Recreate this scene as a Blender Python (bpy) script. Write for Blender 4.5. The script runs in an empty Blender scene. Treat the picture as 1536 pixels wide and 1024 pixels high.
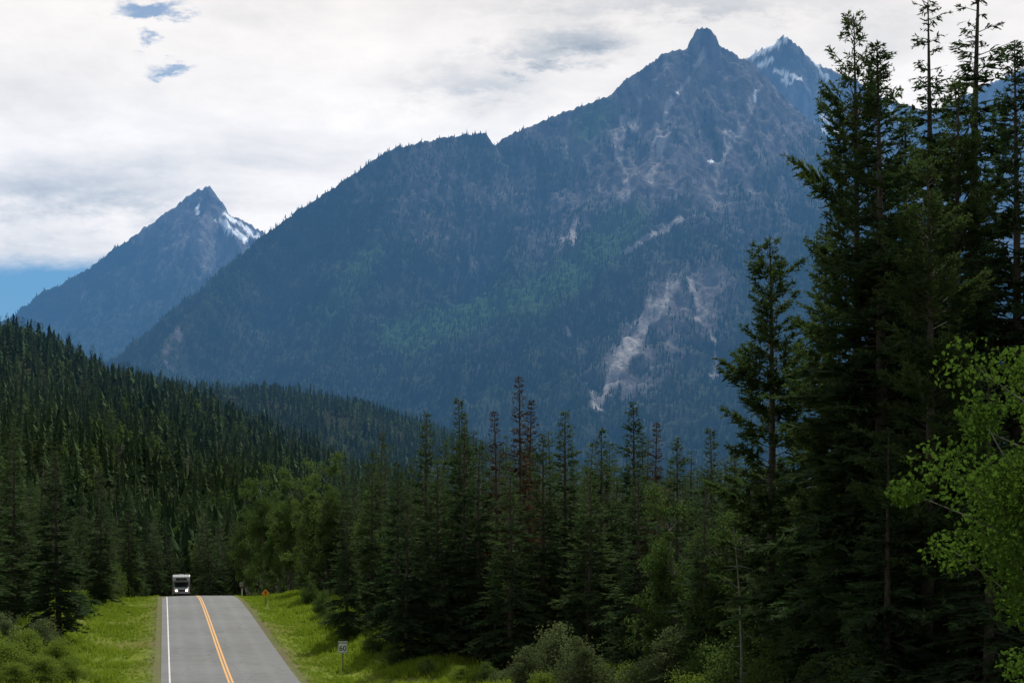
import bpy, math, numpy as np
from mathutils import Vector
scene=bpy.context.scene
scene.view_settings.view_transform='Standard'
scene.view_settings.look='None'
scene.view_settings.exposure=0
K=2133.33; CH=10.6
def SV(a,b,d):
    return ((a-768)/K*d, d, CH+(762-b)/K*d)
def S(t,a=0.0,b=1.0):
    t=np.clip((np.asarray(t,float)-a)/(b-a),0,1); return t*t*(3-2*t)
# ---------------------------------------------------------------- noise
def _h(ix,iy,seed):
    n=(ix.astype(np.int64)*374761393+iy.astype(np.int64)*668265263+seed*1442695041)&0xffffffff
    n=((n^(n>>13))*1274126177)&0xffffffff
    return (n^(n>>16))&0xffffffff
def pn(x,y,seed=0):
    x=np.asarray(x,float);y=np.asarray(y,float)
    x0=np.floor(x);y0=np.floor(y);fx=x-x0;fy=y-y0
    def g(ox,oy):
        a=_h(x0+ox,y0+oy,seed)/4294967296.0*2*math.pi
        return np.cos(a)*(fx-ox)+np.sin(a)*(fy-oy)
    u=fx*fx*fx*(fx*(fx*6-15)+10);v=fy*fy*fy*(fy*(fy*6-15)+10)
    return 1.5*((g(0,0)*(1-u)+g(1,0)*u)*(1-v)+(g(0,1)*(1-u)+g(1,1)*u)*v)
def fbm(x,y,o=5,seed=0,gain=.5):
    r=0;a=1
    for i in range(o):
        r=r+a*pn(x,y,seed+i);x=x*2.03+17;y=y*2.03-9;a*=gain
    return r
def ridged(x,y,o=5,seed=0,gain=.55):
    r=0;a=1;s=0
    for i in range(o):
        r=r+a*(1-2*np.abs(pn(x,y,seed+i)));s+=a;x=x*2.07+5;y=y*2.07-3;a*=gain
    return r/s
# ---------------------------------------------------------------- node helpers
class NT:
    def __init__(s,tree): s.t=tree;s.n=tree.nodes;s.l=tree.links
    def new(s,typ,**kw):
        nd=s.n.new(typ)
        for k,v in kw.items(): setattr(nd,k,v)
        return nd
    def put(s,sock,v):
        if isinstance(v,bpy.types.NodeSocket): s.l.new(v,sock)
        else:
            if hasattr(sock,'default_value'):
                try: sock.default_value=v
                except Exception:
                    sock.default_value=(*v,1)
    def m(s,op,a,b=0.0,c=0.0,clamp=False):
        nd=s.new('ShaderNodeMath',operation=op,use_clamp=clamp)
        s.put(nd.inputs[0],a);s.put(nd.inputs[1],b);s.put(nd.inputs[2],c);return nd.outputs[0]
    def noise(s,vec,scale,detail=5,rough=.55,dist=0.0):
        nd=s.new('ShaderNodeTexNoise');s.put(nd.inputs['Vector'],vec)
        nd.inputs['Scale'].default_value=scale;nd.inputs['Detail'].default_value=detail
        nd.inputs['Roughness'].default_value=rough;nd.inputs['Distortion'].default_value=dist
        return nd.outputs['Fac']
    def mr(s,v,a,b,c=0.0,d=1.0,smooth=False):
        nd=s.new('ShaderNodeMapRange')
        if smooth: nd.interpolation_type='SMOOTHSTEP'
        s.put(nd.inputs['Value'],v)
        for k,x in zip(['From Min','From Max','To Min','To Max'],[a,b,c,d]): s.put(nd.inputs[k],x)
        return nd.outputs[0]
    def mix(s,f,a,b,blend='MIX'):
        nd=s.new('ShaderNodeMix',data_type='RGBA',blend_type=blend)
        s.put(nd.inputs[0],f);s.put(nd.inputs[6],a if isinstance(a,bpy.types.NodeSocket) else (*a,1))
        s.put(nd.inputs[7],b if isinstance(b,bpy.types.NodeSocket) else (*b,1));return nd.outputs[2]
    def attr(s,name):
        nd=s.new('ShaderNodeAttribute');nd.attribute_name=name;return nd.outputs['Fac']
def newmat(name):
    m=bpy.data.materials.new(name);m.use_nodes=True;m.node_tree.nodes.clear()
    t=NT(m.node_tree);o=t.new('ShaderNodeOutputMaterial');return m,t,o
def simple(name,col,rough=.6,metal=0,var=.15,scale=3,emit=0,spec=.5):
    m,t,o=newmat(name)
    b=t.new('ShaderNodeBsdfPrincipled');tc=t.new('ShaderNodeTexCoord')
    n=t.noise(tc.outputs['Object'],scale,6)
    c=t.mix(t.mr(n,.3,.7),[x*(1-var) for x in col],[min(1,x*(1+var)) for x in col])
    t.l.new(c,b.inputs['Base Color']);b.inputs['Roughness'].default_value=rough;b.inputs['Metallic'].default_value=metal
    b.inputs['Specular IOR Level'].default_value=spec
    if emit:
        b.inputs['Emission Color'].default_value=(1,.93,.8,1);b.inputs['Emission Strength'].default_value=emit
    t.l.new(b.outputs[0],o.inputs['Surface']);return m
def foliage(name,dark,light,transl=.35,patch=.03,tcol=None):
    m,t,o=newmat(name)
    tone=t.attr('tone');oi=t.new('ShaderNodeObjectInfo');g=t.new('ShaderNodeNewGeometry')
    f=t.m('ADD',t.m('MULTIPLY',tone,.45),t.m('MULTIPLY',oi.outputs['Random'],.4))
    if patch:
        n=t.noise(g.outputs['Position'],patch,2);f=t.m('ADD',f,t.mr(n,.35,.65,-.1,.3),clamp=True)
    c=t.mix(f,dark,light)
    d=t.new('ShaderNodeBsdfDiffuse');t.l.new(c,d.inputs['Color'])
    tr=t.new('ShaderNodeBsdfTranslucent')
    tc=t.mix(1.0,c,tcol or (1.0,1.12,.7),'MULTIPLY');t.l.new(tc,tr.inputs['Color'])
    mx=t.new('ShaderNodeMixShader');mx.inputs[0].default_value=transl
    t.l.new(d.outputs[0],mx.inputs[1]);t.l.new(tr.outputs[0],mx.inputs[2]);t.l.new(mx.outputs[0],o.inputs['Surface'])
    return m
M_bark=simple('bark',(.085,.07,.056),.9,var=.4,scale=6)
M_palebark=simple('pale_bark',(.18,.17,.15),.8,var=.4,scale=8)
M_spruce=foliage('spruce_needles',(.027,.05,.03),(.10,.145,.062),.33,0)
M_pine=foliage('pine_needles',(.032,.055,.028),(.105,.145,.056),.33,0)
M_far=foliage('hillside_needles',(.018,.038,.022),(.085,.125,.05),.15,.014)
M_dead=foliage('rusty_needles',(.045,.03,.022),(.11,.065,.038),.2,0)
M_leaf=foliage('green_leaves',(.05,.085,.03),(.14,.19,.065),.4,0)
M_farleaf=foliage('hillside_leaves',(.06,.10,.035),(.14,.19,.06),.4,.014)
M_bright=foliage('bright_leaves',(.045,.09,.02),(.12,.18,.035),.42,0)
M_shrub=foliage('shrub_leaves',(.11,.16,.03),(.24,.30,.07),.42,0)
M_willow=foliage('willow_leaves',(.08,.10,.055),(.18,.21,.11),.35,0)
M_grass=foliage('grass_blades',(.12,.18,.02),(.25,.31,.045),.5,.25)
M_mtree=foliage('mountain_needles',(.014,.032,.022),(.038,.065,.032),.1,.004)
# ---------------------------------------------------------------- mesh building
def mesh_from(name,V,Q,mats,mi=None,tone=None,smooth=False,attrs=None):
    me=bpy.data.meshes.new(name)
    V=np.asarray(V,np.float32);Q=np.asarray(Q,np.int32)
    me.vertices.add(len(V));me.vertices.foreach_set('co',V.ravel())
    me.loops.add(Q.size);me.loops.foreach_set('vertex_index',Q.ravel())
    me.polygons.add(len(Q));me.polygons.foreach_set('loop_start',np.arange(0,Q.size,4,dtype=np.int32))
    me.polygons.foreach_set('loop_total',np.full(len(Q),4,np.int32))
    for m in mats: me.materials.append(m)
    if mi is not None: me.polygons.foreach_set('material_index',np.asarray(mi,np.int32))
    me.update(calc_edges=True)
    if smooth: me.polygons.foreach_set('use_smooth',np.ones(len(Q),bool))
    if tone is not None: attrs=dict(attrs or {},tone=tone)
    for k,v in (attrs or {}).items():
        a=me.attributes.new(k,'FLOAT','POINT');a.data.foreach_set('value',np.asarray(v,np.float32))
    me.validate();return me
def link(o): scene.collection.objects.link(o);return o
class B:
    def __init__(s): s.V=[];s.Q=[];s.M=[];s.T=[];s.n=0
    def add(s,V,Q,mi,tone):
        s.V.append(V);s.Q.append(np.asarray(Q)+s.n);s.M.append(np.full(len(Q),mi));s.T.append(np.broadcast_to(tone,(len(V),)) if np.ndim(tone)==0 else tone);s.n+=len(V)
    def kites(s,P,D,L,W,rng,mi=0,tone=None,flat=0.0):
        n=len(P)
        D=D/np.linalg.norm(D,axis=1,keepdims=True)
        R=rng.normal(size=(n,3));R[:,2]+=flat;C=np.cross(D,R);C/=np.linalg.norm(C,axis=1,keepdims=True)+1e-9
        L=L[:,None];W=W[:,None]
        V=np.stack([P,P+D*L*.42+C*W*.5,P+D*L,P+D*L*.42-C*W*.5],1).reshape(-1,3)
        Q=np.arange(4*n).reshape(n,4)
        s.add(V,Q,mi,np.repeat(tone if tone is not None else rng.random(n),4))
    def tubes(s,A,Bp,ra,rb,mi=1,k=3):
        A=np.atleast_2d(A);Bp=np.atleast_2d(Bp);n=len(A)
        D=Bp-A;D=D/(np.linalg.norm(D,axis=1,keepdims=True)+1e-9)
        ref=np.where(np.abs(D[:,2:3])>.9,np.array([[1.,0,0]]),np.array([[0,0,1.]]))
        U=np.cross(D,ref);U/=np.linalg.norm(U,axis=1,keepdims=True)+1e-9;W=np.cross(D,U)
        ra=np.broadcast_to(ra,(n,));rb=np.broadcast_to(rb,(n,))
        a=np.arange(k)*2*math.pi/k
        O=np.cos(a)[None,:,None]*U[:,None]+np.sin(a)[None,:,None]*W[:,None]
        V=np.concatenate([A[:,None]+O*ra[:,None,None],Bp[:,None]+O*rb[:,None,None]],1).reshape(-1,3)
        base=(np.arange(n)*2*k)[:,None]
        q=[]
        for i in range(k):
            j=(i+1)%k;q.append(np.concatenate([base+i,base+j,base+k+j,base+k+i],1))
        s.add(V,np.concatenate(q),mi,0.3)
    def mesh(s,name,mats):
        return mesh_from(name,np.concatenate(s.V),np.concatenate(s.Q),mats,np.concatenate(s.M),np.concatenate(s.T))
def conifer(name,h,r,seed,nb=220,dens=9,nsub=3,mat=None,kind='spruce',tw=1.0,bare=.06,fw=.26,wood=True):
    rng=np.random.default_rng(seed);b=B()
    k=9;zz=np.linspace(0,h,k+1);bend=rng.normal(size=2)*.012*h
    cx=bend[0]*np.sin(zz/h*3);cy=bend[1]*np.sin(zz/h*2.4)
    C=np.stack([cx,cy,zz],1);rad=(.011*h+.02)*(1-zz/h)**.9+.012
    b.tubes(C[:-1],C[1:],rad[:-1],rad[1:],1,8 if wood else 4)
    t=np.sort(bare+(.99-bare)*rng.random(nb)**.95)
    az=np.arange(nb)*2.39996+rng.normal(size=nb)*.5
    mult=np.clip(np.exp(rng.normal(size=nb)*(.18 if kind=='spruce' else .28)),.5,1.45)
    gap=.85+.5*pn(az*1.1+seed,t*9,seed)+.3*pn(az*0+seed*3.1,t*22,seed+3)
    if kind=='spruce':
        prof=(1-t)**.82*(.6+.4*S(t,bare,bare+.15))+.018
        e=-.25+1.15*t**2.2;dr=.3*(1-t)
    elif kind=='sparse':
        prof=(1-t)**.6*.8+.04; e=-.1+.7*t**2;dr=.45*(1-t)+.1
    else:
        prof=(1-t)**.6*(.5+.5*S(t,bare,bare+.3))*.95+.02
        e=.12+.8*t**1.6;dr=.1*(1-t)
    L=np.maximum(r*prof*mult*np.clip(gap,.4,1.25),.12)
    tz=t*h;bx=np.interp(tz,zz,cx);by=np.interp(tz,zz,cy)
    R=np.stack([np.cos(az),np.sin(az),0*az],1);Lt=np.stack([-np.sin(az),np.cos(az),0*az],1)
    def pos(i,s):
        p=np.stack([bx[i],by[i],tz[i]],1)+R[i]*(L[i]*s)[:,None]
        p[:,2]+=L[i]*(e[i]*s-dr[i]*s*s+.12*s**3);return p
    I=np.arange(nb)
    if wood:
        for s0,s1 in ((0,.5),(.5,1)):
            rb_=.01+.011*L
            b.tubes(pos(I,np.full(nb,s0)),pos(I,np.full(nb,s1)),rb_*(1-s0*.8),rb_*(1-s1*.8),1,3)
    n=np.maximum(4,(L*dens)).astype(int);i=np.repeat(I,n);N=len(i)
    lo=.08 if kind!='pine' else .3
    s=lo+(1-lo)*rng.random(N)**(.8)
    P=pos(i,s);sd=np.where(rng.random(N)<.5,-1,1);al=np.radians(rng.uniform(20,72,N))
    D=R[i]*np.cos(al)[:,None]+Lt[i]*(sd*np.sin(al))[:,None]
    D[:,2]+=(-.28+rng.normal(size=N)*.2+.55*t[i]) if kind!='pine' else (.25+rng.normal(size=N)*.4)
    if kind=='sparse': D[:,2]-=.3
    tl=(.42*L[i]*(1-s)+.16+.06*L[i])*rng.uniform(.6,1.2,N)*tw
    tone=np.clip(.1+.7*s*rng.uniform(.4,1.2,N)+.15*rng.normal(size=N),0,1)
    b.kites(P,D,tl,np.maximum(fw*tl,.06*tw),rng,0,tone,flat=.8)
    if nsub:
        j=np.repeat(np.arange(N),nsub);M=len(j);q=rng.uniform(.15,1,M)
        Dn=D/np.linalg.norm(D,axis=1,keepdims=True)
        P2=P[j]+Dn[j]*(tl[j]*q)[:,None]
        D2=Dn[j]+rng.normal(size=(M,3))*(.55 if kind!='pine' else .75);D2[:,2]+=-.08 if kind!='pine' else .2
        l2=(.3*tl[j]*(1-q)+.14*tw)*rng.uniform(.6,1.2,M)
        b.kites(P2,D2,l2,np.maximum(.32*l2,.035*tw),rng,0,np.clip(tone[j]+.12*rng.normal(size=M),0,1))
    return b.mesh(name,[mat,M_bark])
def tiered(name,h,r,seed,tiers,k,mat,pw=.85):
    # distant conifer: ragged overlapping skirts of drooping boughs round a trunk
    rng=np.random.default_rng(seed);V=[];Q=[];T=[];n=0;lx,ly=rng.normal(size=2)*.02*h
    for j in range(tiers):
        f=j/tiers;z=h*(.06+.90*f**.95+rng.normal()*.012);rr=r*((1-f)**pw*rng.uniform(.65,1.25)+.05);th=h*(.9/tiers)*1.7
        a=np.arange(2*k)*math.pi/k+rng.random()*6+rng.normal(size=2*k)*.12;rag=np.where(np.arange(2*k)%2==0,rng.uniform(.65,1.3,2*k),rng.uniform(.3,.65,2*k))
        ro=rr*rag;cx,cy=rng.normal(size=2)*.08*r+np.array([lx,ly])*f
        out=np.stack([cx+ro*np.cos(a),cy+ro*np.sin(a),z-.5*h/tiers*rng.random(2*k)-.2*ro+.15*rr],1)
        top=np.stack([cx+.08*rr*np.cos(a),cy+.08*rr*np.sin(a),np.full(2*k,min(z+th,h))],1)
        V+=[out,top];T+=[np.clip(rag-.3+.2*rng.normal(size=2*k),0,1),np.full(2*k,.05)]
        for i in range(2*k): Q.append((n+i,n+(i+1)%(2*k),n+2*k+(i+1)%(2*k),n+2*k+i))
        n+=4*k
    return mesh_from(name,np.concatenate(V),Q,[mat],tone=np.concatenate(T))
def broadleaf(name,h,r,seed,ncl,nleaf,leaf,mat,shrub=False,bark=None,low=.25,taper=.55,cs=1.0):
    rng=np.random.default_rng(seed);b=B()
    v=rng.normal(size=(ncl,3));v/=np.linalg.norm(v,axis=1,keepdims=True);rr=rng.random(ncl)**.45
    cz=h*(.5+low/2);C=v*rr[:,None]*np.array([r*.85,r*.85,h*(.5-low/2)*.92])
    lob=1+.7*pn(v[:,0]*2.2+seed,v[:,2]*2.2+v[:,1],seed);C*=lob[:,None];C[:,2]+=cz
    f=1.15-taper*np.clip((C[:,2]-low*h)/(h*(1-low)),0,1);C[:,0]*=f;C[:,1]*=f
    C[:,2]=np.maximum(C[:,2],.08*h)
    cr=rng.uniform(.12,.32,ncl)*r*(.8 if not shrub else 1)*cs
    if shrub:
        st=np.zeros((ncl,3));st[:,:2]=rng.normal(size=(ncl,2))*r*.15
        mid=(st+C)/2;mid[:,2]+=.1*h;b.tubes(st,mid,.025,.016,1);b.tubes(mid,C,.016,.006,1)
    else:
        zz=np.linspace(0,h*.92,8);T=np.stack([.03*h*np.sin(zz*.5+seed),.03*h*np.cos(zz*.4+seed),zz],1);T[:,:2]-=T[0,:2]
        rad=.013*h*(1-zz/h)+.01;b.tubes(T[:-1],T[1:],rad[:-1],rad[1:],1,7)
        az_=np.clip(C[:,2]-.35*np.hypot(C[:,0],C[:,1])-.15*h*rng.random(ncl),.12*h,.9*h)
        A=np.stack([np.interp(az_,zz,T[:,0]),np.interp(az_,zz,T[:,1]),az_],1)
        mid=(A+C)/2+rng.normal(size=(ncl,3))*.05*r
        b.tubes(A,mid,.008+.0035*h,.013,1);b.tubes(mid,C,.013,.005,1)
    i=np.repeat(np.arange(ncl),nleaf);N=len(i)
    g=rng.normal(size=(N,3));g*=np.minimum(1,1.9/np.linalg.norm(g,axis=1))[:,None]
    P=C[i]+g*cr[i][:,None]*np.array([1,1,.75])*.62
    D=rng.normal(size=(N,3));D[:,2]-=.5
    ct=rng.random(ncl)
    tone=np.clip(.5*ct[i]+.5*rng.random(N),0,1)
    l=leaf*rng.uniform(.6,1.25,N);b.kites(P,D,l,l*.7,rng,0,tone)
    return b.mesh(name,[mat,bark or M_bark])
# ---------------------------------------------------------------- ground
SL=-.245
def road_c(y): return 4.1+SL*np.asarray(y,float)
def prof(y):
    y=np.asarray(y,float)
    z=9*(1-S(y,0,80))+.6*S(y,86,150)
    d=np.clip(y-150,0,41.7);z=z-.0012*d*d-.1*np.clip(y-191.7,0,60)
    return z
C1x=[-3000,-800,-450,-324,-286,-248,-180,-134,-88,-28,200,3000];C1z=[210,170,145,126,107,91,71,47,26,8,0,20]
C2x=[-4000,-612,-341,-253,-166,-94,-38,105,600,4000];C2z=[260,176,148,144,128,104,80,45,40,60]
def ground(x,y):
    x=np.asarray(x,float);y=np.asarray(y,float)
    off=np.abs(x-road_c(y))
    z=prof(y)-.06*(off<4.6)-.35*S(off,4.6,7)+.5*S(off,8.5,14)
    z=z+S(off,5,14)*(.25*pn(x/7,y/7,3)+.6*pn(x/30,y/30,5)*S(off,10,40))
    hill=np.interp(x,C1x,C1z)*S(y,240,920)*(1-.6*S(y,940,1250))
    h2=np.interp(x,C2x,C2z)*S(y,1050,1700)
    z=z+np.maximum(hill,0)*(1-S(y,1100,1700))+h2*(1-.5*S(y,1800,2800))
    z=z+S(y,300,600)*8*fbm(x/100,y/100,3,11)
    return z
yr=np.concatenate([np.arange(-60,300,1.2),300*np.exp(np.linspace(0,math.log(60),240))])
a=np.linspace(-1,1,321);offs=np.sinh(a*8.2)/math.sinh(8.2)*18000
offs=np.sort(np.concatenate([offs,[-4.7,-4.55,4.55,4.7]]))
YY,OO=np.meshgrid(yr,offs,indexing='ij');XX=road_c(np.minimum(YY,400))+OO
ZZ=ground(XX,YY)
def grid_quads(nr,nc):
    i=np.arange(nr*nc).reshape(nr,nc);return np.stack([i[:-1,:-1],i[:-1,1:],i[1:,1:],i[1:,:-1]],-1).reshape(-1,4)
m,t,o=newmat('ground_soil_grass')
g=t.new('ShaderNodeNewGeometry');p=g.outputs['Position']
n1=t.noise(p,.35,5);n2=t.noise(p,4,4);n3=t.noise(p,.08,2)
c=t.mix(t.mr(n1,.35,.65),(.10,.15,.02),(.19,.23,.045));c=t.mix(t.mr(n3,.45,.62),c,(.16,.16,.05))
c=t.mix(t.mr(n2,.3,.8,0,.5),c,(.07,.08,.02))
c=t.mix(t.m('MULTIPLY',t.attr('shoulder'),t.mr(n2,.35,.6)),c,(.13,.115,.09))
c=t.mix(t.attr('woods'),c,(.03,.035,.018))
b=t.new('ShaderNodeBsdfDiffuse');t.l.new(c,b.inputs['Color'])
bp=t.new('ShaderNodeBump');bp.inputs['Strength'].default_value=.6;bp.inputs['Distance'].default_value=.2;t.l.new(n2,bp.inputs['Height']);t.l.new(bp.outputs[0],b.inputs['Normal'])
t.l.new(b.outputs[0],o.inputs['Surface']);M_ground=m
off=np.abs(XX-road_c(YY)).ravel()
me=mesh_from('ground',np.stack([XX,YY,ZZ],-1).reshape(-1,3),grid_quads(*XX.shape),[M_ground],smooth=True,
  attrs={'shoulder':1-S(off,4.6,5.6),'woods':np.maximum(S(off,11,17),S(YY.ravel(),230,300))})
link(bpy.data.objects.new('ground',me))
# ---------------------------------------------------------------- road
ca=1/math.hypot(1,SL);nx,ny=ca,-SL*ca
def strip(o0,o1,dz,mat,name,nc=2,y0=-50,y1=290,parent=None):
    ys=np.arange(y0,y1,1.0);os_=np.linspace(o0,o1,nc)
    Y_,O_=np.meshgrid(ys,os_,indexing='ij')
    X=road_c(Y_)+O_*nx;Y=Y_+O_*ny
    Z=prof(Y_)+dz-.012*np.abs(O_)
    me=mesh_from(name,np.stack([X,Y,Z],-1).reshape(-1,3),grid_quads(*X.shape),[mat],smooth=True,attrs={'across':O_.ravel()})
    ob=link(bpy.data.objects.new(name,me));ob.parent=parent;return ob
m,t,o=newmat('asphalt');g=t.new('ShaderNodeNewGeometry');p=g.outputs['Position'];ac=t.attr('across')
fine=t.noise(p,30,4,.7);med=t.noise(p,1.2,5);big=t.noise(p,.12,3)
v=t.m('ADD',t.mr(fine,.3,.7,.085,.12),t.mr(med,.3,.7,-.012,.012));v=t.m('ADD',v,t.mr(big,.35,.65,-.014,.014))
w=t.m('ABSOLUTE',t.m('SUBTRACT',t.m('ABSOLUTE',ac),1.9));w=t.m('ABSOLUTE',t.m('SUBTRACT',w,.85))
v=t.m('ADD',v,t.mr(w,0,.45,.016,0))
vo=t.new('ShaderNodeTexVoronoi',feature='DISTANCE_TO_EDGE');vo.inputs['Scale'].default_value=.22
wv=t.new('ShaderNodeVectorMath',operation='ADD');t.l.new(p,wv.inputs[0])
nt=t.new('ShaderNodeTexNoise');nt.inputs['Scale'].default_value=.8;t.l.new(p,nt.inputs['Vector']);t.l.new(nt.outputs['Color'],wv.inputs[1]);t.l.new(wv.outputs[0],vo.inputs['Vector'])
v=t.m('SUBTRACT',v,t.mr(vo.outputs[0],0,.015,.035,0))
cc=t.new('ShaderNodeCombineColor')
for i,k in enumerate((.95,1.0,1.03)): t.l.new(t.m('MULTIPLY',v,k),cc.inputs[i])
b=t.new('ShaderNodeBsdfPrincipled');t.l.new(cc.outputs[0],b.inputs['Base Color']);b.inputs['Roughness'].default_value=.8
t.l.new(b.outputs[0],o.inputs['Surface']);M_asph=m
def paint(name,col,wear):
    m,t,o=newmat(name);g=t.new('ShaderNodeNewGeometry');n=t.noise(g.outputs['Position'],9,6,.7)
    c=t.mix(t.mr(n,wear,wear+.14),(.12,.12,.11),col);b=t.new('ShaderNodeBsdfPrincipled');t.l.new(c,b.inputs['Base Color']);b.inputs['Roughness'].default_value=.6
    t.l.new(b.outputs[0],o.inputs['Surface']);return m
M_w=paint('white_road_paint',(.62,.62,.6),.36);M_y=paint('orange_road_paint',(.62,.29,.03),.32)
road=strip(-4.15,4.15,.02,M_asph,'road',15)
for nm,a0,a1,mt in (('centre_line_near',-.17,-.04,M_y),('centre_line_far',.04,.17,M_y),('edge_line',-3.66,-3.56,M_w)):
    strip(a0,a1,.026,mt,nm,3,parent=road)
# ---------------------------------------------------------------- mountains
def field(X,Y,poly,A,Bc,s2,pw=1.0):
    out=np.full(X.shape,-1e4);db=np.full(X.shape,1e4)
    for (x0,y0,z0),(x1,y1,z1) in zip(poly[:-1],poly[1:]):
        dx,dy=x1-x0,y1-y0;tt=np.clip(((X-x0)*dx+(Y-y0)*dy)/(dx*dx+dy*dy),0,1)
        d=np.hypot(X-x0-tt*dx,Y-y0-tt*dy);z=z0+tt*(z1-z0)
        h=z-A*(1-np.exp(-d/Bc))-s2*d;k=h>out;out=np.where(k,h,out);db=np.where(k,d,db)
    return out,db
m,t,o=newmat('mountain_rock_and_forest')
g=t.new('ShaderNodeNewGeometry');p=g.outputs['Position']
n1=t.noise(p,.012,6,.65);n2=t.noise(p,.06,5,.7)
mp=t.new('ShaderNodeMapping');mp.inputs['Scale'].default_value=(.03,.006,.008);t.l.new(p,mp.inputs['Vector']);n3=t.noise(mp.outputs[0],1,5,.65)
rock=t.mix(t.mr(n1,.35,.65),(.06,.057,.062),(.14,.13,.135));rock=t.mix(t.mr(n3,.44,.66),rock,(.23,.215,.21))
rock=t.mix(t.mr(n2,.3,.7,.0,.5),rock,(.05,.05,.055))
veg=t.mix(t.mr(n1,.35,.65),(.016,.030,.022),(.042,.052,.034))
c=t.mix(t.attr('veg'),rock,veg);c=t.mix(t.m('MULTIPLY',t.attr('meadow'),t.mr(n2,.3,.6,.15,.9)),c,(.04,.085,.03))
c=t.mix(t.m('MULTIPLY',t.attr('scree'),t.mr(n3,.3,.6)),c,(.31,.29,.28));c=t.mix(t.attr('snow'),c,(.85,.87,.9))
b=t.new('ShaderNodeBsdfDiffuse');t.l.new(c,b.inputs['Color'])
bp=t.new('ShaderNodeBump');bp.inputs['Strength'].default_value=1.0;bp.inputs['Distance'].default_value=10;t.l.new(n2,bp.inputs['Height']);t.l.new(bp.outputs[0],b.inputs['Normal'])
t.l.new(b.outputs[0],o.inputs['Surface']);M_mt=m
def P_(l): return [SV(*q) for q in l]
def streak(X,Z,pts,w):
    out=np.zeros(X.shape)
    for (x0,_,z0),(x1,_,z1) in zip(pts[:-1],pts[1:]):
        dx,dz=x1-x0,z1-z0;tt=np.clip(((X-x0)*dx+(Z-z0)*dz)/(dx*dx+dz*dz),0,1)
        out=np.maximum(out,np.exp(-(np.hypot(X-x0-tt*dx,Z-z0-tt*dz)/w)**2))
    return out
MT=[]
def mountain(name,x0,x1,y0,y1,stx,sty,mains,spurs,treeline,seed,snows=[],screes=[],meadows=[],AB=(520,600,.46),gul=55,crag=1.0,ntree=0,rockmask=None,slk=2.3):
    xs=np.arange(x0,x1,stx);ys=np.arange(y0,y1,sty);Y,X=np.meshgrid(ys,xs,indexing='ij')
    wx=X+50*fbm(X/500,Y/500,3,seed+40);wy=Y+50*fbm(X/500,Y/500,3,seed+50)
    h,d=field(X+10*fbm(X/90,Y/90,3,seed+60),Y,P_(mains),*AB)
    for sp,sl in spurs:
        if sl>2: h2,d2=field(X+4*fbm(X/30,Y/30,3,seed+61),Y,P_(sp),60,60,sl)
        else: h2,d2=field(wx,wy,P_(sp),90,150,sl)
        k=20. if sl<2 else 4.;df=np.clip((h2-h)/k,-20,20);hm=np.maximum(h,h2)+k*.3*np.exp(-np.abs(df))
        d=np.where(h2>h,np.minimum(d,d2+(40 if sl<2 else 0)),d);h=hm
    wX=X+.8*(wx-X)
    gr=ridged(wX/260,Y/1300,4,seed);am=gul*(1-np.exp(-d/150))
    h=h+am*(gr-.35)*1.2+am*.35*fbm(X/170,Y/170,4,seed+7)
    g2=ridged(wX/62+.25*pn(X/200,Y/200,4),Y/420,4,seed+21)
    hi=1+.8*S(h,900,1500)
    h=h+hi*crag*13*(1-np.exp(-d/60))*(g2-.3)+crag*6*fbm(X/28,Y/36,3,seed+9)+crag*8*(ridged(X/24,Y/40,3,seed+5)-.3)
    gy,gx=np.gradient(h,sty,stx);sl=np.hypot(gx,gy)
    nn=fbm(X/160,Y/300,5,seed+70)
    veg=S(treeline-h+200*nn+ -60*(sl-1),-60,110)*S(slk+.5*S(h,1100,600)-sl+.9*nn,-.1,.35)
    if rockmask:
        for pts,w,a_ in rockmask: veg*=1-a_*np.clip(streak(X,h,P_(pts),w)*(1.2+1.4*fbm(wX/60,Y/300,4,seed+75)),0,1)
    scr=np.zeros(X.shape);mea=scr.copy();sn=scr.copy()
    jit=np.clip(fbm(X/45,Y/120,4,seed+80),-.9,.6);jf=np.clip(fbm(X/22,Y/50,3,seed+85),-.9,.9)
    for pts,w in screes: q=streak(X+18*jit,h,P_(pts),w);scr=np.maximum(scr,S(q+.55*jit+.25*jf,.35,.75)*(q>.1))
    for pts,w in meadows: q=streak(X,h,P_(pts),w);mea=np.maximum(mea,S(q+.6*nn,.2,1.0)*S(q,.05,.3))
    for pts,w in snows: q=streak(X+12*jit,h,P_(pts),w);sn=np.maximum(sn,S(q+.6*jf,.48,.56)*(q>.2))
    veg*=1-scr
    me=mesh_from(name,np.stack([X,Y,h],-1).reshape(-1,3),grid_quads(*X.shape),[M_mt],smooth=False,
      attrs={'veg':veg.ravel(),'scree':scr.ravel(),'meadow':mea.ravel(),'snow':sn.ravel()})
    link(bpy.data.objects.new(name,me))
    if ntree:
        rng=np.random.default_rng(seed);w=(veg*(1-.7*mea)*(h>40)).ravel()
        w=w*(gy.ravel()>-.3)
        w=w*np.clip(.5+1.0*(.5+fbm(X/90,Y/160,3,seed+90)).ravel(),.15,2)
        idx=rng.choice(w.size,ntree,p=w/w.sum())
        px=X.ravel()[idx]+rng.uniform(-.5,.5,ntree)*stx;py=Y.ravel()[idx]+rng.uniform(-.5,.5,ntree)*sty
        MT.append(np.stack([px,py,h.ravel()[idx]-1.5],1))
main=[(60,600,3500),(200,515,3750),(398,352,4250),(440,320,4300),(520,268,4400),(590,222,4500),(640,212,4550),(700,203,4650),(728,200,4680),(742,219,4700),(765,202,4720),(800,186,4750),(870,160,4800),(910,145,4820),(960,104,4880),(1000,79,4930),(1028,72,4960),(1057,68,5000),(1088,72,4990),(1120,90,4960),(1150,126,4930),(1190,180,4850),(1230,222,4700),(1300,290,4350),(1420,370,4000),(1600,470,3600)]
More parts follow.
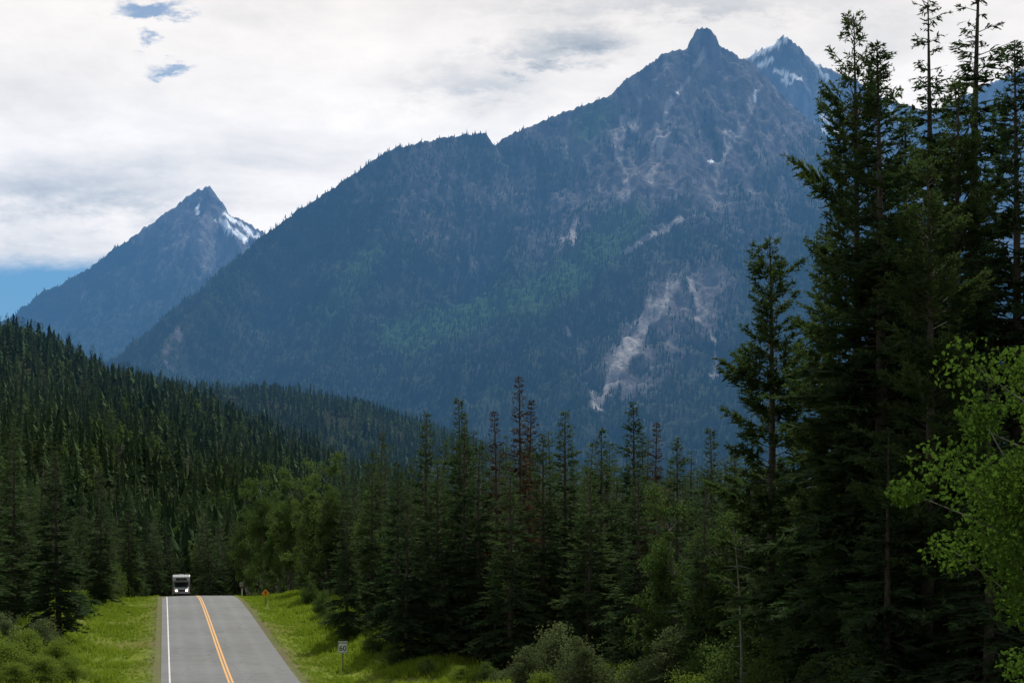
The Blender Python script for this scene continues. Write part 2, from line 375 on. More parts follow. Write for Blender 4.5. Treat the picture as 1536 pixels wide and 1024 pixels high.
spurs=[([(1190,185,4850),(1165,290,4450),(1090,345,4150),(1010,402,3900),(950,480,3620),(900,580,3300),(860,660,3000)],.85),
 ([(930,138,4850),(945,230,4680),(925,325,4450),(880,370,4300)],1.15),
 ([(1050,90,4980),(1040,150,4800),(1010,260,4560)],1.3),
 ([(1120,110,4930),(1110,200,4700),(1090,290,4480)],1.2),
 ([(990,100,4920),(985,170,4760),(960,250,4600)],1.3),
 ([(1037,56,4980),(1045,44,4985),(1052,38,4990),(1064,40,4990),(1073,52,4990)],2.2),
 ([(590,225,4500),(565,350,4230),(520,470,3850),(460,600,3300)],.95),
 ([(690,205,4640),(690,330,4350),(650,450,3980),(600,600,3400)],1.0),
 ([(800,190,4740),(790,310,4430),(745,420,4120)],1.1),
 ([(1300,290,4350),(1200,410,3800),(1110,540,3300),(1040,660,2900)],.85),
 ([(440,325,4300),(340,430,3950),(240,520,3600),(180,600,3300)],.85),
 ([(1600,470,3600),(1450,520,3200),(1300,600,2900)],.85)]
mountain('mountain_ridge',-2100,2300,2500,5250,5.5,7,main,spurs,1330,5,gul=58,
 screes=[([(1000,440,3850),(950,510,3600),(915,570,3400),(885,612,3250)],20),([(1030,430,3850),(1045,500,3650),(1060,570,3400)],11),
   ([(935,180,4750),(925,240,4650),(935,320,4450)],12),([(1135,130,4850),(1115,190,4750),(1080,240,4600),(1060,260,4550)],14),
   ([(960,150,4800),(950,200,4700)],11),([(1010,345,4300),(930,395,4150)],12),([(1060,80,4980),(1010,150,4850),(975,230,4650)],11),([(860,340,4350),(850,390,4250)],14),([(1090,210,4700),(1060,290,4500)],15),([(1000,200,4750),(970,290,4500)],11)],
 meadows=[([(945,350,4350),(860,420,4150),(760,470,3950),(620,500,3750)],85),([(900,170,4800),(860,230,4600)],70),([(560,380,4200),(500,460,3900)],50)],
 snows=[([(1012,150,4850),(1016,152,4850)],7),([(1055,257,4600),(1060,259,4600)],7),([(1130,140,4850),(1128,160,4850)],5)],
 rockmask=[([(1057,40,5000),(1120,170,4800),(1060,260,4600),(960,240,4700),(1000,120,4850)],260,1.0),([(1000,440,3850),(1050,450,3850),(930,560,3450)],75,.9),([(700,250,4500),(820,330,4350)],150,.55),([(590,250,4400),(640,330,4300)],120,.4)],
 ntree=95000)
mountain('mountain_peak',-2900,-700,4900,6700,7,9,
 [(-300,640,5400),(15,476,5700),(60,441,5750),(130,404,5800),(200,354,5880),(250,319,5930),(290,288,5980),(312,280,6000),(325,297,6020),(338,321,6050),(360,329,6100),(385,341,6150),(430,380,6200),(560,480,6200)],
 [([(312,290,6000),(300,380,5700),(250,480,5300)],1.0),([(330,305,6020),(375,400,5700)],1.2),([(130,410,5800),(120,500,5400)],.9),([(360,337,6100),(400,380,5900)],1.1)],1250,19,
 snows=[([(338,338,6000),(352,350,5980),(372,362,5950)],15),([(370,343,6080),(380,352,6050)],14),([(345,328,6050),(358,337,6040)],10),([(305,310,5980),(300,325,5950)],6)],AB=(450,500,.5),gul=45,crag=1.4,
 rockmask=[([(312,285,6000),(370,370,5950),(300,350,5800)],170,1.0)],ntree=20000)
mountain('mountain_peak',800,3600,5500,7500,9,11,
 [(700,300,6600),(1000,190,6600),(1090,110,6550),(1125,84,6500),(1150,68,6500),(1178,55,6500),(1192,66,6500),(1215,86,6500),(1240,103,6520),(1275,116,6550),(1330,150,6600),(1400,170,6650),(1460,135,6700),(1536,103,6800),(1700,60,6900)],
 [([(1178,65,6500),(1200,170,6200),(1240,300,5900)],1.1),([(1275,122,6550),(1290,230,6200)],1.1),([(1135,90,6500),(1140,200,6200)],1.2)],900,33,
 snows=[([(1130,82,6480),(1160,66,6470),(1178,58,6470)],18),([(1165,108,6400),(1198,122,6350)],13),([(1215,75,6450),(1245,110,6400)],13),([(1225,182,6300),(1250,208,6250)],15),([(1205,203,6300),(1228,217,6300)],12),([(1188,132,6350),(1172,122,6350)],11),([(1345,150,6450),(1360,170,6400)],16),([(1140,100,6450),(1160,90,6450)],13)],AB=(600,500,.55),gul=65,crag=2.0,ntree=0)
# ---------------------------------------------------------------- haze : emission-only box over the valley, airlight put in as blue glow
m,t,o=newmat('haze_glow')
em=t.new('ShaderNodeEmission');em.inputs['Color'].default_value=(.17,.46,.93,1);em.inputs['Strength'].default_value=5.2e-5
t.l.new(em.outputs[0],o.inputs['Volume']);M_hazeglow=m
def boxmesh(x0,x1,y0,y1,z0,z1,name,mat):
    V=[(x,y,z) for x in (x0,x1) for y in (y0,y1) for z in (z0,z1)]
    Q=[(0,1,3,2),(4,6,7,5),(0,4,5,1),(2,3,7,6),(0,2,6,4),(1,5,7,3)]
    return mesh_from(name,V,Q,[mat])
link(bpy.data.objects.new('valley_haze_glow',boxmesh(-9000,9000,560,6900,-300,1800,'valley_haze_glow',M_hazeglow)))
# ---------------------------------------------------------------- vegetation sources
def coll(name,meshes):
    c=bpy.data.collections.new(name)
    for i,me in enumerate(meshes): c.objects.link(bpy.data.objects.new('%s_%02d'%(name,i),me))
    return c
def instancer(name,pts,scl,rot,idx,c):
    n=len(pts);me=bpy.data.meshes.new(name);me.vertices.add(n);me.vertices.foreach_set('co',np.asarray(pts,np.float32).ravel())
    for k,v in (('i_scl',scl),('i_rot',rot)):
        a=me.attributes.new(k,'FLOAT_VECTOR','POINT');a.data.foreach_set('vector',np.asarray(v,np.float32).ravel())
    a=me.attributes.new('i_idx','INT','POINT');a.data.foreach_set('value',np.asarray(idx,np.int32))
    ob=link(bpy.data.objects.new(name,me))
    ng=bpy.data.node_groups.new(name+'_scatter','GeometryNodeTree')
    ng.interface.new_socket('Geometry',in_out='INPUT',socket_type='NodeSocketGeometry');ng.interface.new_socket('Geometry',in_out='OUTPUT',socket_type='NodeSocketGeometry')
    N=ng.nodes;Lk=ng.links;gi=N.new('NodeGroupInput');go=N.new('NodeGroupOutput');ip=N.new('GeometryNodeInstanceOnPoints')
    ci=N.new('GeometryNodeCollectionInfo');ci.inputs['Collection'].default_value=c;ci.inputs['Separate Children'].default_value=True;ci.inputs['Reset Children'].default_value=True
    def na(nm,ty):
        a=N.new('GeometryNodeInputNamedAttribute');a.data_type=ty;a.inputs['Name'].default_value=nm
        return [s for s in a.outputs if s.enabled and s.name=='Attribute'][0]
    er=N.new('FunctionNodeEulerToRotation')
    Lk.new(gi.outputs[0],ip.inputs['Points']);Lk.new(ci.outputs[0],ip.inputs['Instance']);ip.inputs['Pick Instance'].default_value=True
    Lk.new(na('i_idx','INT'),ip.inputs['Instance Index']);Lk.new(na('i_rot','FLOAT_VECTOR'),er.inputs[0]);Lk.new(er.outputs[0],ip.inputs['Rotation'])
    Lk.new(na('i_scl','FLOAT_VECTOR'),ip.inputs['Scale']);Lk.new(ip.outputs[0],go.inputs[0])
    md=ob.modifiers.new('scatter','NODES');md.node_group=ng;return ob
rng=np.random.default_rng(7)
def rots(n,tilt=.03): return np.stack([rng.normal(size=n)*tilt,rng.normal(size=n)*tilt,rng.random(n)*6.283],1)
def minitree(seed):
    r_=np.random.default_rng(seed);V=[];Q=[];k=4;n=0
    for z0,z1,ra in ((.05,.6,.2),(.35,1.02,.13)):
        a=np.arange(k)*2*math.pi/k+r_.random();rr=ra*r_.uniform(.7,1.25,k)
        base=np.stack([rr*np.cos(a),rr*np.sin(a),z0+r_.normal(size=k)*.03],1);top=np.stack([.1*rr*np.cos(a),.1*rr*np.sin(a),np.full(k,z1)],1)
        V+=[base,top]
        for i in range(k): Q.append((n+i,n+(i+1)%k,n+k+(i+1)%k,n+k+i))
        n+=2*k
    return mesh_from('mini_%d'%seed,np.concatenate(V),Q,[M_mtree],tone=r_.random(n))
minis=[minitree(i) for i in range(4)]
pts=np.concatenate(MT);n=len(pts);hh=rng.uniform(7,15,n);rot=rng.random(n)*6.28
co=[np.array([v.co[:] for v in mm.vertices]) for mm in minis];q0=np.array([p_.vertices[:] for p_ in minis[0].polygons])
ki=rng.integers(0,4,n);base=np.stack(co)[ki];cs_,sn_=np.cos(rot)[:,None],np.sin(rot)[:,None]
Vx=(base[:,:,0]*cs_-base[:,:,1]*sn_)*hh[:,None]*1.15+pts[:,0:1];Vy=(base[:,:,0]*sn_+base[:,:,1]*cs_)*hh[:,None]*1.15+pts[:,1:2];Vz=base[:,:,2]*hh[:,None]+pts[:,2:3]
V=np.stack([Vx,Vy,Vz],-1).reshape(-1,3);Q=(q0[None]+(np.arange(n)*base.shape[1])[:,None,None]).reshape(-1,4)
link(bpy.data.objects.new('mountain_forest',mesh_from('mountain_forest',V,Q,[M_mtree],tone=np.repeat(rng.random(n),base.shape[1]))))
far=[tiered('far_spruce_%d'%i,18,[2.4,3.3,2.8][i%3],100+i,[9,12,10][i%3],5,M_far,[.85,.6,.75][i%3]) for i in range(4)]
far+=[conifer('far_pine_%d'%i,18,2.8,110+i,nb=60,dens=2.4,nsub=0,mat=M_far,kind=['pine','spruce'][i],tw=1.6,fw=.55,bare=.15,wood=False) for i in range(2)]
far+=[broadleaf('far_aspen_%d'%i,14,2.7,120+i,24,22,.7,M_farleaf) for i in range(2)]
cf=coll('far_tree_src',far)
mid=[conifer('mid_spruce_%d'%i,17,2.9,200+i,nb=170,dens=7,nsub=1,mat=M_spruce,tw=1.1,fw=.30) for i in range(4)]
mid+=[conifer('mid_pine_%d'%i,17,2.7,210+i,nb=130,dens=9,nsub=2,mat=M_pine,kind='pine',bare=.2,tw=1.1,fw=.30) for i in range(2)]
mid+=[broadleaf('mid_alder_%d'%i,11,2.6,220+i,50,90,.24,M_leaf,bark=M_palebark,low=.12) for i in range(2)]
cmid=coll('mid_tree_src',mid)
def scatter(name,y0,y1,dens,src,cond,hfun,u=.47,alder=.12,nspec=(4,6,8),pin=.2):
    A=u*(y1*y1-y0*y0);n=int(A*dens);y=np.sqrt(rng.uniform(y0*y0,y1*y1,n));x=rng.uniform(-u,u,n)*y
    k=cond(x,y);x=x[k];y=y[k];n=len(x);z=ground(x,y)-.2
    h=hfun(x,y);patch=fbm(x/60,y/60,2,77)
    pa=np.clip(alder+alder*3*patch,0,.9);rr=rng.random(n)
    idx=np.where(rr<pa,rng.integers(nspec[1],nspec[2],n),np.where(rr<pa+pin,rng.integers(nspec[0],nspec[1],n),rng.integers(0,nspec[0],n)))
    s=h/17.5;s=np.where(idx>=nspec[1],s*.95,s);w=s*rng.uniform(.8,1.35,n)
    return instancer(name,np.stack([x,y,z],1),np.stack([w,w,s],1),rots(n),idx,src)
def c_far(x,y):
    vis=(y<1000)|(rng.random(len(x))<.6)
    hidden=(x/y>.02)&(y>420)
    clump=rng.random(len(x))<np.clip(.75+.9*fbm(x/25,y/25,2,31),.25,1)
    return vis&clump&~(hidden&(rng.random(len(x))<.75))
scatter('distant_forest',230,1800,.048,cf,lambda x,y:c_far(x,y)&((y>290)|(np.abs(x-road_c(y))>45)),lambda x,y:(7+12*rng.random(len(x))**.9)*(1+.25*fbm(x/40,y/40,2,55)),alder=.16,pin=.35)
def offr(x,y): return x-road_c(y)
def c_mid(x,y):
    o_=offr(x,y)
    right=(o_>13.5+1.5*np.sin(y*.3))&((y>95)|((x>9)&(y>66)))&((o_<48)|(y>160))
    left=(o_<-13.0-1.0*np.sin(y*.4))&(y>122)
    back=(y>262)&(np.abs(o_)<14)
    k=right|left|back
    return k&((y<200)|(rng.random(len(x))<.6))
def h_mid(x,y):
    n=len(x);o_=offr(x,y)
    h=np.where(y<140,rng.uniform(8,14,n),rng.uniform(11,19,n))
    return np.where((np.abs(o_)<20)&(y<260),h*rng.uniform(.6,1,n),h)
scatter('roadside_forest',62,300,.055,cmid,c_mid,h_mid,alder=.1,u=.5)
# ---------------------------------------------------------------- individual trees
def place(name,me,a,d,top=None,h0=1,wid=1.0,rz=0,hh=None):
    x=(a-768)/K*d;z=float(ground(x,d))-.15
    H=hh if hh else (CH+(762-top)/K*d)-z
    ob=link(bpy.data.objects.new(name,me));ob.location=(x,d,z);s=H/h0;ob.scale=(s*wid,s*wid,s);ob.rotation_euler=(0,0,rz);return ob
near=[conifer('near_spruce_%d'%i,17,2.9,300+i,nb=240,dens=11,nsub=3,mat=M_spruce) for i in range(3)]
deadm=[conifer('dead_spruce_%d'%i,17,2.1,320+i,nb=220,dens=11,nsub=2,mat=M_dead) for i in range(1)]
slim=conifer('slim_spruce',17,2.0,330,nb=220,dens=11,nsub=2,mat=M_spruce)
rows=[(640,618,112,0,1),(683,595,108,1,1),(697,640,100,2,1.1),(560,672,118,2,1),(520,715,112,0,.95),(592,690,104,1,1.1),(850,615,100,0,1.15),(905,640,98,1,1.1),(948,602,104,2,1.1),
 (1015,655,88,2,1.1),(725,665,97,1,1.2),(815,650,96,2,1.2),(1060,640,92,1,1.1),(765,690,93,0,1.3),(660,690,98,0,1.3),(610,735,97,2,1.2),(880,700,90,1,1.3),(960,700,84,0,1.3),
 (90,665,112,1,1.3),(20,640,125,0,1.2),(150,700,150,2,1.1),(-30,600,110,2,1.1),(195,735,175,0,1.1),(45,720,135,2,1.1)]
for i,(a_,tp,d,k,w) in enumerate(rows): place('spruce_tree',near[k],a_,d,tp,17,w,i*1.7)
for a_,tp,d in ((780,563,106),(742,615,103),(800,598,110),(984,632,100)): place('spruce_tree',deadm[0],a_,d,tp,17,1.0,a_)
for a_,tp,d in ((575,645,125),(700,618,118)): place('spruce_tree',slim,a_,d,tp,17,1.0,a_)
big=conifer('big_spruce',24,3.5,401,nb=420,dens=14,nsub=4,mat=M_spruce,tw=.9,fw=.28)
big2=conifer('big_pine',24,3.2,402,nb=380,dens=17,nsub=5,mat=M_pine,kind='pine',tw=.9,bare=.1,fw=.25)
sparse=conifer('sparse_fir',24,2.7,403,nb=280,dens=15,nsub=3,mat=M_spruce,kind='sparse',tw=.9)
pineE=conifer('roadside_pine',21,2.9,404,nb=230,dens=22,nsub=5,mat=M_pine,kind='pine',tw=.95,bare=.12)
place('pine_tree',pineE,1152,62,352,21,1.1,.4)
place('pine_tree',big2,1272,52,22,24,.9,1.0)
place('spruce_tree',big,1315,50,60,24,1.15,2.0)
place('fir_tree',sparse,1395,60,-8,24,1.1,.3)
place('fir_tree',sparse,1475,58,-70,24,1.15,2.3)
place('pine_tree',big2,1440,54,120,24,1.1,3.0)
place('spruce_tree',big,1520,50,60,24,1.15,4.0)
place('spruce_tree',big,1240,58,330,24,1.2,5.0)
place('pine_tree',big2,1385,47,240,24,1.1,.5)
place('spruce_tree',big,1360,54,170,24,1.1,1.1)
place('spruce_tree',near[0],1100,74,680,17,1.2,.5)
place('spruce_tree',near[1],1050,70,760,17,1.3,1.5)
place('spruce_tree',near[2],1180,66,690,17,1.3,2.5)
place('spruce_tree',near[1],1330,46,640,17,1.4,2.5)
place('spruce_tree',near[0],1480,44,560,17,1.4,2.5)
birch=broadleaf('birch',7,2.5,500,75,300,.10,M_bright,bark=M_palebark,low=.22,taper=.35,cs=1.1)
place('birch_tree',birch,1590,25,480,7,1.0,.7)
ald=[broadleaf('alder_%d'%i,11,2.7,510+i,95,200,.15,M_leaf,bark=M_palebark,low=.08) for i in range(2)]
for i,(a_,tp,d,w) in enumerate(((372,738,240,.8),(398,712,215,.8),(432,722,190,.9),(466,705,172,.9),(495,700,158,.9),(550,745,122,.9),(1000,760,78,.9),(415,765,196,.9),(1075,800,70,1))):
    place('alder_tree',ald[i%2],a_,d,tp,11,w,i*1.3)
shr=[broadleaf('shrub_%d'%i,2.6,1.7,530+i,60,130,.085,[M_willow,M_shrub,M_leaf][i],shrub=True,low=.02,taper=.8) for i in range(3)]
sl=[(835,915,80,0,1.2),(790,965,78,0,1.1),(870,950,76,0,1.2),(900,985,79,1,1.3),(1005,920,72,0,1.2),(960,985,74,1,1.3),(1060,960,66,2,1.2),(1110,930,62,2,1.2),(730,990,84,2,1.2),
 (40,935,92,1,1.6),(85,950,91,1,1.4),(5,915,96,0,1.6),(-20,930,88,1,1.6),(60,925,104,0,1.4),(105,980,88,1,1.3),(20,985,84,1,1.5),(120,885,132,2,1.2),(150,862,150,2,1.1),(172,848,165,2,1.2),(155,835,160,0,1.2),(20,955,87,1,1.5),(62,975,86,1,1.5),
 (640,985,90,2,1.3),(590,965,96,2,1.2),(560,945,102,2,1.2),(530,925,112,2,1.2),(500,905,122,2,1.2),(485,885,132,2,1.2),(465,872,146,2,1.2),(820,1000,76,1,1.4),(690,1000,86,1,1.3),
 (1160,960,58,2,1.3),(1230,985,52,2,1.3),(1040,1000,64,1,1.2),(1300,960,46,2,1.2),(192,850,175,2,1.1)]
for i,(a_,tp,d,k,w) in enumerate(sl):
    x=(a_-768)/K*d;H=max(1.2,min(4.2,CH+(762-tp)/K*d-float(ground(x,d))))
    place('shrub',shr[k],a_,d,None,2.6,w if H<2.6 else 1.0,i*2.1,hh=H)
b=B();b.tubes(np.array([[0,0,0],[.1,0,3],[.0,.1,6]]),np.array([[.1,0,3],[0,.1,6],[-.25,.1,9]]),[.1,.08,.05],[.08,.05,.015],0,6)
aa=rng.random((26,))*6.28;z_=rng.uniform(1.5,8.5,26);A=np.stack([0*z_,0*z_,z_],1);b.tubes(A,A+np.stack([np.cos(aa)*.8,np.sin(aa)*.8,rng.uniform(-.1,.4,26)],1),.02,.006,0,3)
place('dead_tree',b.mesh('dead_tree',[M_palebark]),1110,60,790,9)
def tuft(seed,hh):
    r_=np.random.default_rng(seed);b=B();n=12;P=np.zeros((n,3));P[:,:2]=r_.normal(size=(n,2))*.11
    D=r_.normal(size=(n,3))*.35;D[:,2]=1;b.kites(P,D,hh*r_.uniform(.5,1.1,n),np.full(n,.04),r_,0);return b.mesh('tuft_%d'%seed,[M_grass])
cg=coll('grass_src',[tuft(1,.32),tuft(2,.45),tuft(3,.6)])
n=45000;y=rng.uniform(80,195,n);sd=np.where(rng.random(n)<.62,1,-1);of=sd*(4.75+rng.random(n)**1.15*12)
x=road_c(y)+of;dn=.5+.8*fbm(x/4,y/4,3,8);k=(rng.random(n)<np.clip(dn,.15,1));x=x[k];y=y[k];of=of[k];n=len(x)
s=rng.uniform(.5,1.1,n)*(.45+.65*S(np.abs(of),4.8,8))*(1+.5*np.clip(fbm(x/6,y/6,2,9),-.6,1));idx=np.clip((rng.random(n)*1.5+S(np.abs(of),6,12)*1.4).astype(int),0,2)
instancer('grass',np.stack([x,y,ground(x,y)-.02],1),np.stack([s*1.2,s*1.2,s],1),rots(n,.1),idx,cg)
# ---------------------------------------------------------------- objects
def part(name,me,parent,loc=(0,0,0),bevel=0):
    ob=link(bpy.data.objects.new(name,me));ob.parent=parent;ob.location=loc
    if bevel:
        md=ob.modifiers.new('b','BEVEL');md.width=bevel;md.segments=3
    return ob
def cub(name,sx,sy,sz,loc,mat,parent,bevel=.01): return part(name,boxmesh(-sx/2,sx/2,-sy/2,sy/2,-sz/2,sz/2,name,mat),parent,loc,bevel)
def profx(name,yz,hw,mat,parent,bevel=.04,x=0):
    n=len(yz);V=[(-hw,a,b_) for a,b_ in yz]+[(hw,a,b_) for a,b_ in yz]
    me=bpy.data.meshes.new(name);F=[tuple(range(n)),tuple(range(2*n-1,n-1,-1))]+[(i,n+i,n+(i+1)%n,(i+1)%n) for i in range(n)]
    me.from_pydata(V,[],F);me.update();me.materials.append(mat)
    import bmesh as bmm
    bm=bmm.new();bm.from_mesh(me);bmm.ops.recalc_face_normals(bm,faces=bm.faces);bm.to_mesh(me);bm.free()
    return part(name,me,parent,(x,0,0),bevel)
def cyl(name,r_,h,loc,mat,parent,axis='Z',k=24):
    bb=B();d={'X':(h/2,0,0),'Y':(0,h/2,0),'Z':(0,0,h/2)}[axis];d=np.array(d,float)
    bb.tubes(-d,d,r_,r_,0,k);bb.tubes(d,d*1.001,r_,.001,0,k);bb.tubes(-d,-d*1.001,r_,.001,0,k)
    return part(name,bb.mesh(name,[mat]),parent,loc)
M_white=simple('motorhome_white',(.38,.40,.42),.35,var=.06);M_glass=simple('dark_glass',(.02,.025,.03),.08,var=.1)
M_black=simple('black_plastic',(.03,.03,.03),.6);M_tyre=simple('tyre_rubber',(.025,.025,.025),.85);M_grey=simple('grey_metal',(.3,.31,.32),.4,.6)
M_stripe=simple('stripe_paint',(.12,.16,.2),.4);M_lamp=simple('headlamp_lit',(.9,.88,.8),.3,emit=9);M_amber=simple('amber_lens',(.7,.25,.02),.3)
def empty(name,loc,rz=0):
    e=link(bpy.data.objects.new(name,None));e.location=loc;e.rotation_euler=(0,0,rz);return e
ry=190;rv=empty('motorhome',(float(road_c(ry))-1.75,ry,float(prof(ry))+.02),math.atan(.245));rv.rotation_euler=(math.atan(-.09),0,math.atan(.245));rv.scale=(.92,.95,.95)
profx('coach_body',[(3.6,.55),(3.6,3.02),(3.5,3.1),(-2.5,3.1),(-3.05,2.75),(-3.15,2.15),(-2.2,1.97),(-1.9,1.9),(-1.9,.55)],1.2,M_white,rv,.05)
profx('cab',[(-1.88,.5),(-1.88,1.94),(-2.35,1.94),(-3.05,1.32),(-3.85,1.12),(-4.05,.95),(-4.08,.5)],1.0,M_white,rv,.06)
profx('windshield',[(-2.40,1.925),(-3.06,1.345),(-3.08,1.365),(-2.42,1.945)],.9,M_glass,rv,.004)
cub('overcab_window',1.5,.02,.34,(0,-3.12,2.45),M_glass,rv,.004)
cub('grille',1.0,.05,.3,(0,-4.08,.85),M_black,rv);cub('bumper',2.05,.22,.22,(0,-4.12,.5),M_grey,rv,.04);cub('licence_plate',.3,.02,.15,(0,-4.24,.5),M_white,rv,.003)
for sx,nm in ((-1,'l'),(1,'r')):
    cub('headlamp_'+nm,.26,.06,.18,(sx*.72,-4.08,.85),M_lamp,rv,.02);cub('indicator_'+nm,.1,.06,.16,(sx*.92,-4.06,.85),M_amber,rv,.01)
    cub('mirror_'+nm,.2,.08,.34,(sx*1.3,-2.9,1.5),M_black,rv,.03);cub('mirror_arm_'+nm,.32,.04,.04,(sx*1.12,-2.9,1.5),M_black,rv,.005)
    cub('cab_window_'+nm,.02,.7,.4,(sx*1.005,-2.45,1.6),M_glass,rv,.004);cub('side_window_'+nm,.02,1.3,.6,(sx*1.205,.4,2.1),M_glass,rv,.004);cub('side_stripe_'+nm,.012,5.3,.14,(sx*1.204,.8,1.3),M_stripe,rv,.002)
    for yy,nn in ((-3.25,'front'),(1.9,'rear')):
        cyl('wheel_%s_%s'%(nn,nm),.38,.26,(sx*.95,yy,.38),M_tyre,rv,'X');cyl('hub_%s_%s'%(nn,nm),.2,.27,(sx*.955,yy,.38),M_grey,rv,'X')
cub('stripe_front',2.0,.012,.1,(0,-3.155,2.22),M_stripe,rv,.002);cub('roof_vent',.7,.9,.22,(0,.8,3.2),M_white,rv,.05)
cub('undercarriage',1.9,6.6,.2,(0,0,.45),M_black,rv)
for i in range(5): cub('marker_lamp_%d'%i,.08,.04,.04,((i-2)*.45,-2.78,2.95),M_amber,rv,.005)
def text(name,s,size,loc,mat,parent,rot=(math.pi/2,0,0)):
    cu=bpy.data.curves.new(name,'FONT');cu.body=s;cu.size=size;cu.align_x='CENTER';cu.align_y='CENTER';cu.extrude=.003;cu.offset=size*.015
    ob=bpy.data.objects.new(name,cu);link(ob);dg=bpy.context.evaluated_depsgraph_get();me=bpy.data.meshes.new_from_object(ob.evaluated_get(dg))
    bpy.data.objects.remove(ob);me.materials.clear();me.materials.append(mat);p2=part(name,me,parent,loc);p2.rotation_euler=rot;return p2
M_sw=simple('sign_white',(.75,.76,.76),.5,var=.05);M_so=simple('sign_orange',(.85,.33,.03),.5,var=.05);M_sb=simple('sign_black',(.02,.02,.02),.5);M_wood=simple('wood_post',(.22,.17,.12),.9,var=.3)
def gz(x,y): return float(ground(x,y))
x=-11.3;y=95.;s=empty('speed_limit_sign',(x,y,gz(x,y)),.05)
cub('post',.09,.09,2.0,(0,.06,.95),M_wood,s);cub('plate',.62,.02,.78,(0,0,1.65),M_sw,s,.004);text('number','60',.5,(0,-.014,1.56),M_sb,s);text('caption','MAXIMUM',.13,(0,-.014,1.93),M_sb,s)
for nm,a in (('border_top',(.56,.006,.015,0,2.01)),('border_bottom',(.56,.006,.015,0,1.29)),('border_l',(.015,.006,.70,-.285,1.65)),('border_r',(.015,.006,.70,.285,1.65))): cub(nm,a[0],a[1],a[2],(a[3],-.014,a[4]),M_sb,s,0)
x=-26.;y=150.;s=empty('warning_sign',(x,y,gz(x,y)),.1)
cub('post',.09,.09,1.5,(0,.06,.6),M_wood,s);pl=cub('plate',.62,.02,.62,(0,0,1.4),M_so,s,.004);pl.rotation_euler=(0,math.pi/4,0)
cub('arrow_stem',.07,.006,.32,(0,-.014,1.36),M_sb,s,0);h_=cub('arrow_head',.16,.006,.16,(0,-.014,1.52),M_sb,s,0);h_.rotation_euler=(0,math.pi/4,0)
x=-35.;y=184.;s=empty('road_sign',(x,y,gz(x,y)),.1)
cub('post',.09,.09,2.0,(0,-.06,1.0),M_wood,s);cub('plate',.5,.02,.6,(0,0,1.75),M_grey,s,.004);cub('brace',.4,.03,.05,(0,-.02,1.75),M_grey,s,.004)
for (xx,yy) in ((-24.4,142.),(-33.4,176.)):
    s=empty('marker_post',(xx,yy,gz(xx,yy)));cub('post',.1,.04,1.1,(0,0,.5),M_sw,s);cub('reflector',.08,.01,.14,(0,-.026,.92),M_so,s,.002)
# ---------------------------------------------------------------- sky
EL,AZ=math.radians(52),math.radians(14)
w=bpy.data.worlds.new('World');scene.world=w;w.use_nodes=True;w.node_tree.nodes.clear();t=NT(w.node_tree)
w.cycles.sampling_method='NONE'
sky=t.new('ShaderNodeTexSky',sky_type='NISHITA');sky.sun_disc=False;sky.sun_elevation=EL;sky.sun_rotation=AZ%(2*math.pi);sky.air_density=1.2;sky.ozone_density=1.5
tc=t.new('ShaderNodeTexCoord');D=tc.outputs['Generated'];sp=t.new('ShaderNodeSeparateXYZ');t.l.new(D,sp.inputs[0]);dx,dy,dz=sp.outputs
yy=t.m('MAXIMUM',dy,.08);u=t.m('DIVIDE',dx,yy);e=t.m('DIVIDE',dz,yy)
den=t.m('ADD',t.m('MAXIMUM',dz,0.0),.16);cv=t.new('ShaderNodeCombineXYZ');t.l.new(t.m('DIVIDE',dx,den),cv.inputs[0]);t.l.new(t.m('DIVIDE',dy,den),cv.inputs[1]);cp=cv.outputs[0]
na=t.noise(cp,1.9,7,.55,.4);nb_=t.noise(cp,6,7,.64)
cw=t.new('ShaderNodeCombineXYZ');t.l.new(t.m('MULTIPLY',u,9),cw.inputs[0]);t.l.new(t.m('MULTIPLY',e,22),cw.inputs[1]);wn=t.noise(cw.outputs[0],1.3,6,.65);wn2=t.noise(cw.outputs[0],3.7,6,.65)
def wob(v,n,k): return t.m('ADD',v,t.m('MULTIPLY',t.m('SUBTRACT',n,.5),k))
uw=wob(u,wn,.12);ew=wob(e,wn2,.05)
def blob(a,b_,su,se):
    q=t.m('ADD',t.m('POWER',t.m('ABSOLUTE',t.m('DIVIDE',t.m('SUBTRACT',uw,(a-768)/K),su)),2.0),t.m('POWER',t.m('ABSOLUTE',t.m('DIVIDE',t.m('SUBTRACT',ew,(762-b_)/K),se)),2.0))
    return t.m('EXPONENT',t.m('MULTIPLY',q,-1.0))
def sumb(l):
    r=None
    for a,b_,su,se,am in l:
        q=t.m('MULTIPLY',blob(a,b_,su,se),am);r=q if r is None else t.m('ADD',r,q)
    return r
grey=sumb([(870,62,.03,.012,.65),(780,88,.035,.008,.5),(680,128,.04,.012,.35),(110,290,.12,.020,.45),(40,385,.10,.010,.25),(1010,5,.13,.010,.35)])
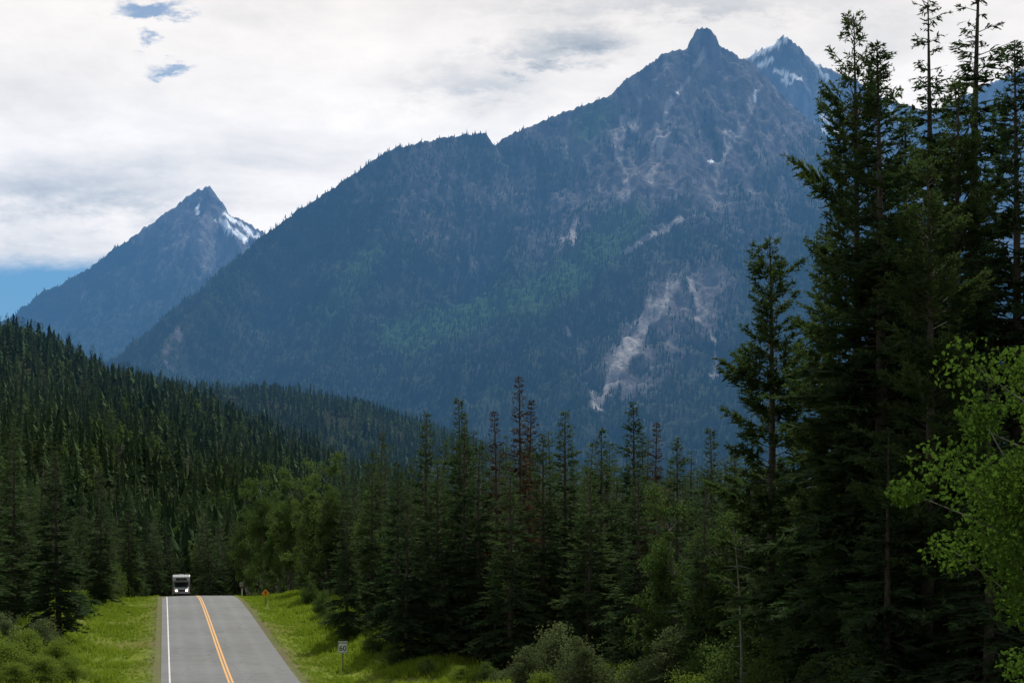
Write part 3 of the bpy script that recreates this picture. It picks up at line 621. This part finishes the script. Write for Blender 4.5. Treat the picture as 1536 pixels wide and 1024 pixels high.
hole=sumb([(225,15,.030,.008,.9),(262,105,.02,.007,.7),(215,62,.012,.006,.6)])
br=t.m('ADD',t.mr(na,.34,.52,.84,1.03),t.mr(nb_,.3,.7,-.10,.06))
br=t.m('SUBTRACT',br,t.m('MULTIPLY',grey,t.mr(wn2,.3,.7,.5,1.0)));br=t.m('MAXIMUM',br,.36)
toward=t.mr(dy,-.3,.8,.38,1.0,True);br=t.m('MULTIPLY',br,toward)
cr=t.mix(t.mr(br,.4,.85),(.90,.97,.99),(1.0,.985,.955))
lowband=t.m('MULTIPLY',t.mr(e,.9,.42,0,1,True),t.mr(dy,.2,.7))
cr=t.mix(t.m('MULTIPLY',lowband,1.0),cr,t.mix(1.0,cr,(.97,.88,.77),'MULTIPLY'))
sc=t.new('ShaderNodeVectorMath',operation='SCALE');t.l.new(cr,sc.inputs[0]);t.l.new(t.m('MULTIPLY',br,9.2),sc.inputs['Scale'])
edge=t.mr(wob(e,wn,.03),.164,.184,0,1,True)
cov=t.m('MULTIPLY',edge,t.m('SUBTRACT',1.0,t.mr(hole,.15,.8,0,.8,True)),clamp=True)
skb=t.mix(1.0,sky.outputs[0],(.18,.32,.42),'MULTIPLY')
col=t.mix(cov,skb,sc.outputs[0])
bg=t.new('ShaderNodeBackground');t.l.new(col,bg.inputs[0]);bg.inputs[1].default_value=.1
ow=t.new('ShaderNodeOutputWorld');t.l.new(bg.outputs[0],ow.inputs[0])
sun=bpy.data.lights.new('sun','SUN');sun.energy=4.2;sun.angle=math.radians(.6);sun.color=(1,.95,.87)
so=link(bpy.data.objects.new('sun',sun));sv=Vector((math.sin(AZ)*math.cos(EL),math.cos(AZ)*math.cos(EL),math.sin(EL)));so.rotation_euler=sv.to_track_quat('Z','Y').to_euler()
cam=bpy.data.cameras.new('camera');co=link(bpy.data.objects.new('camera',cam));co.location=(0,0,CH);co.rotation_euler=(math.pi/2,0,0)
cam.lens=50;cam.sensor_width=36;cam.shift_y=250/1536;cam.clip_start=.3;cam.clip_end=40000;scene.camera=co
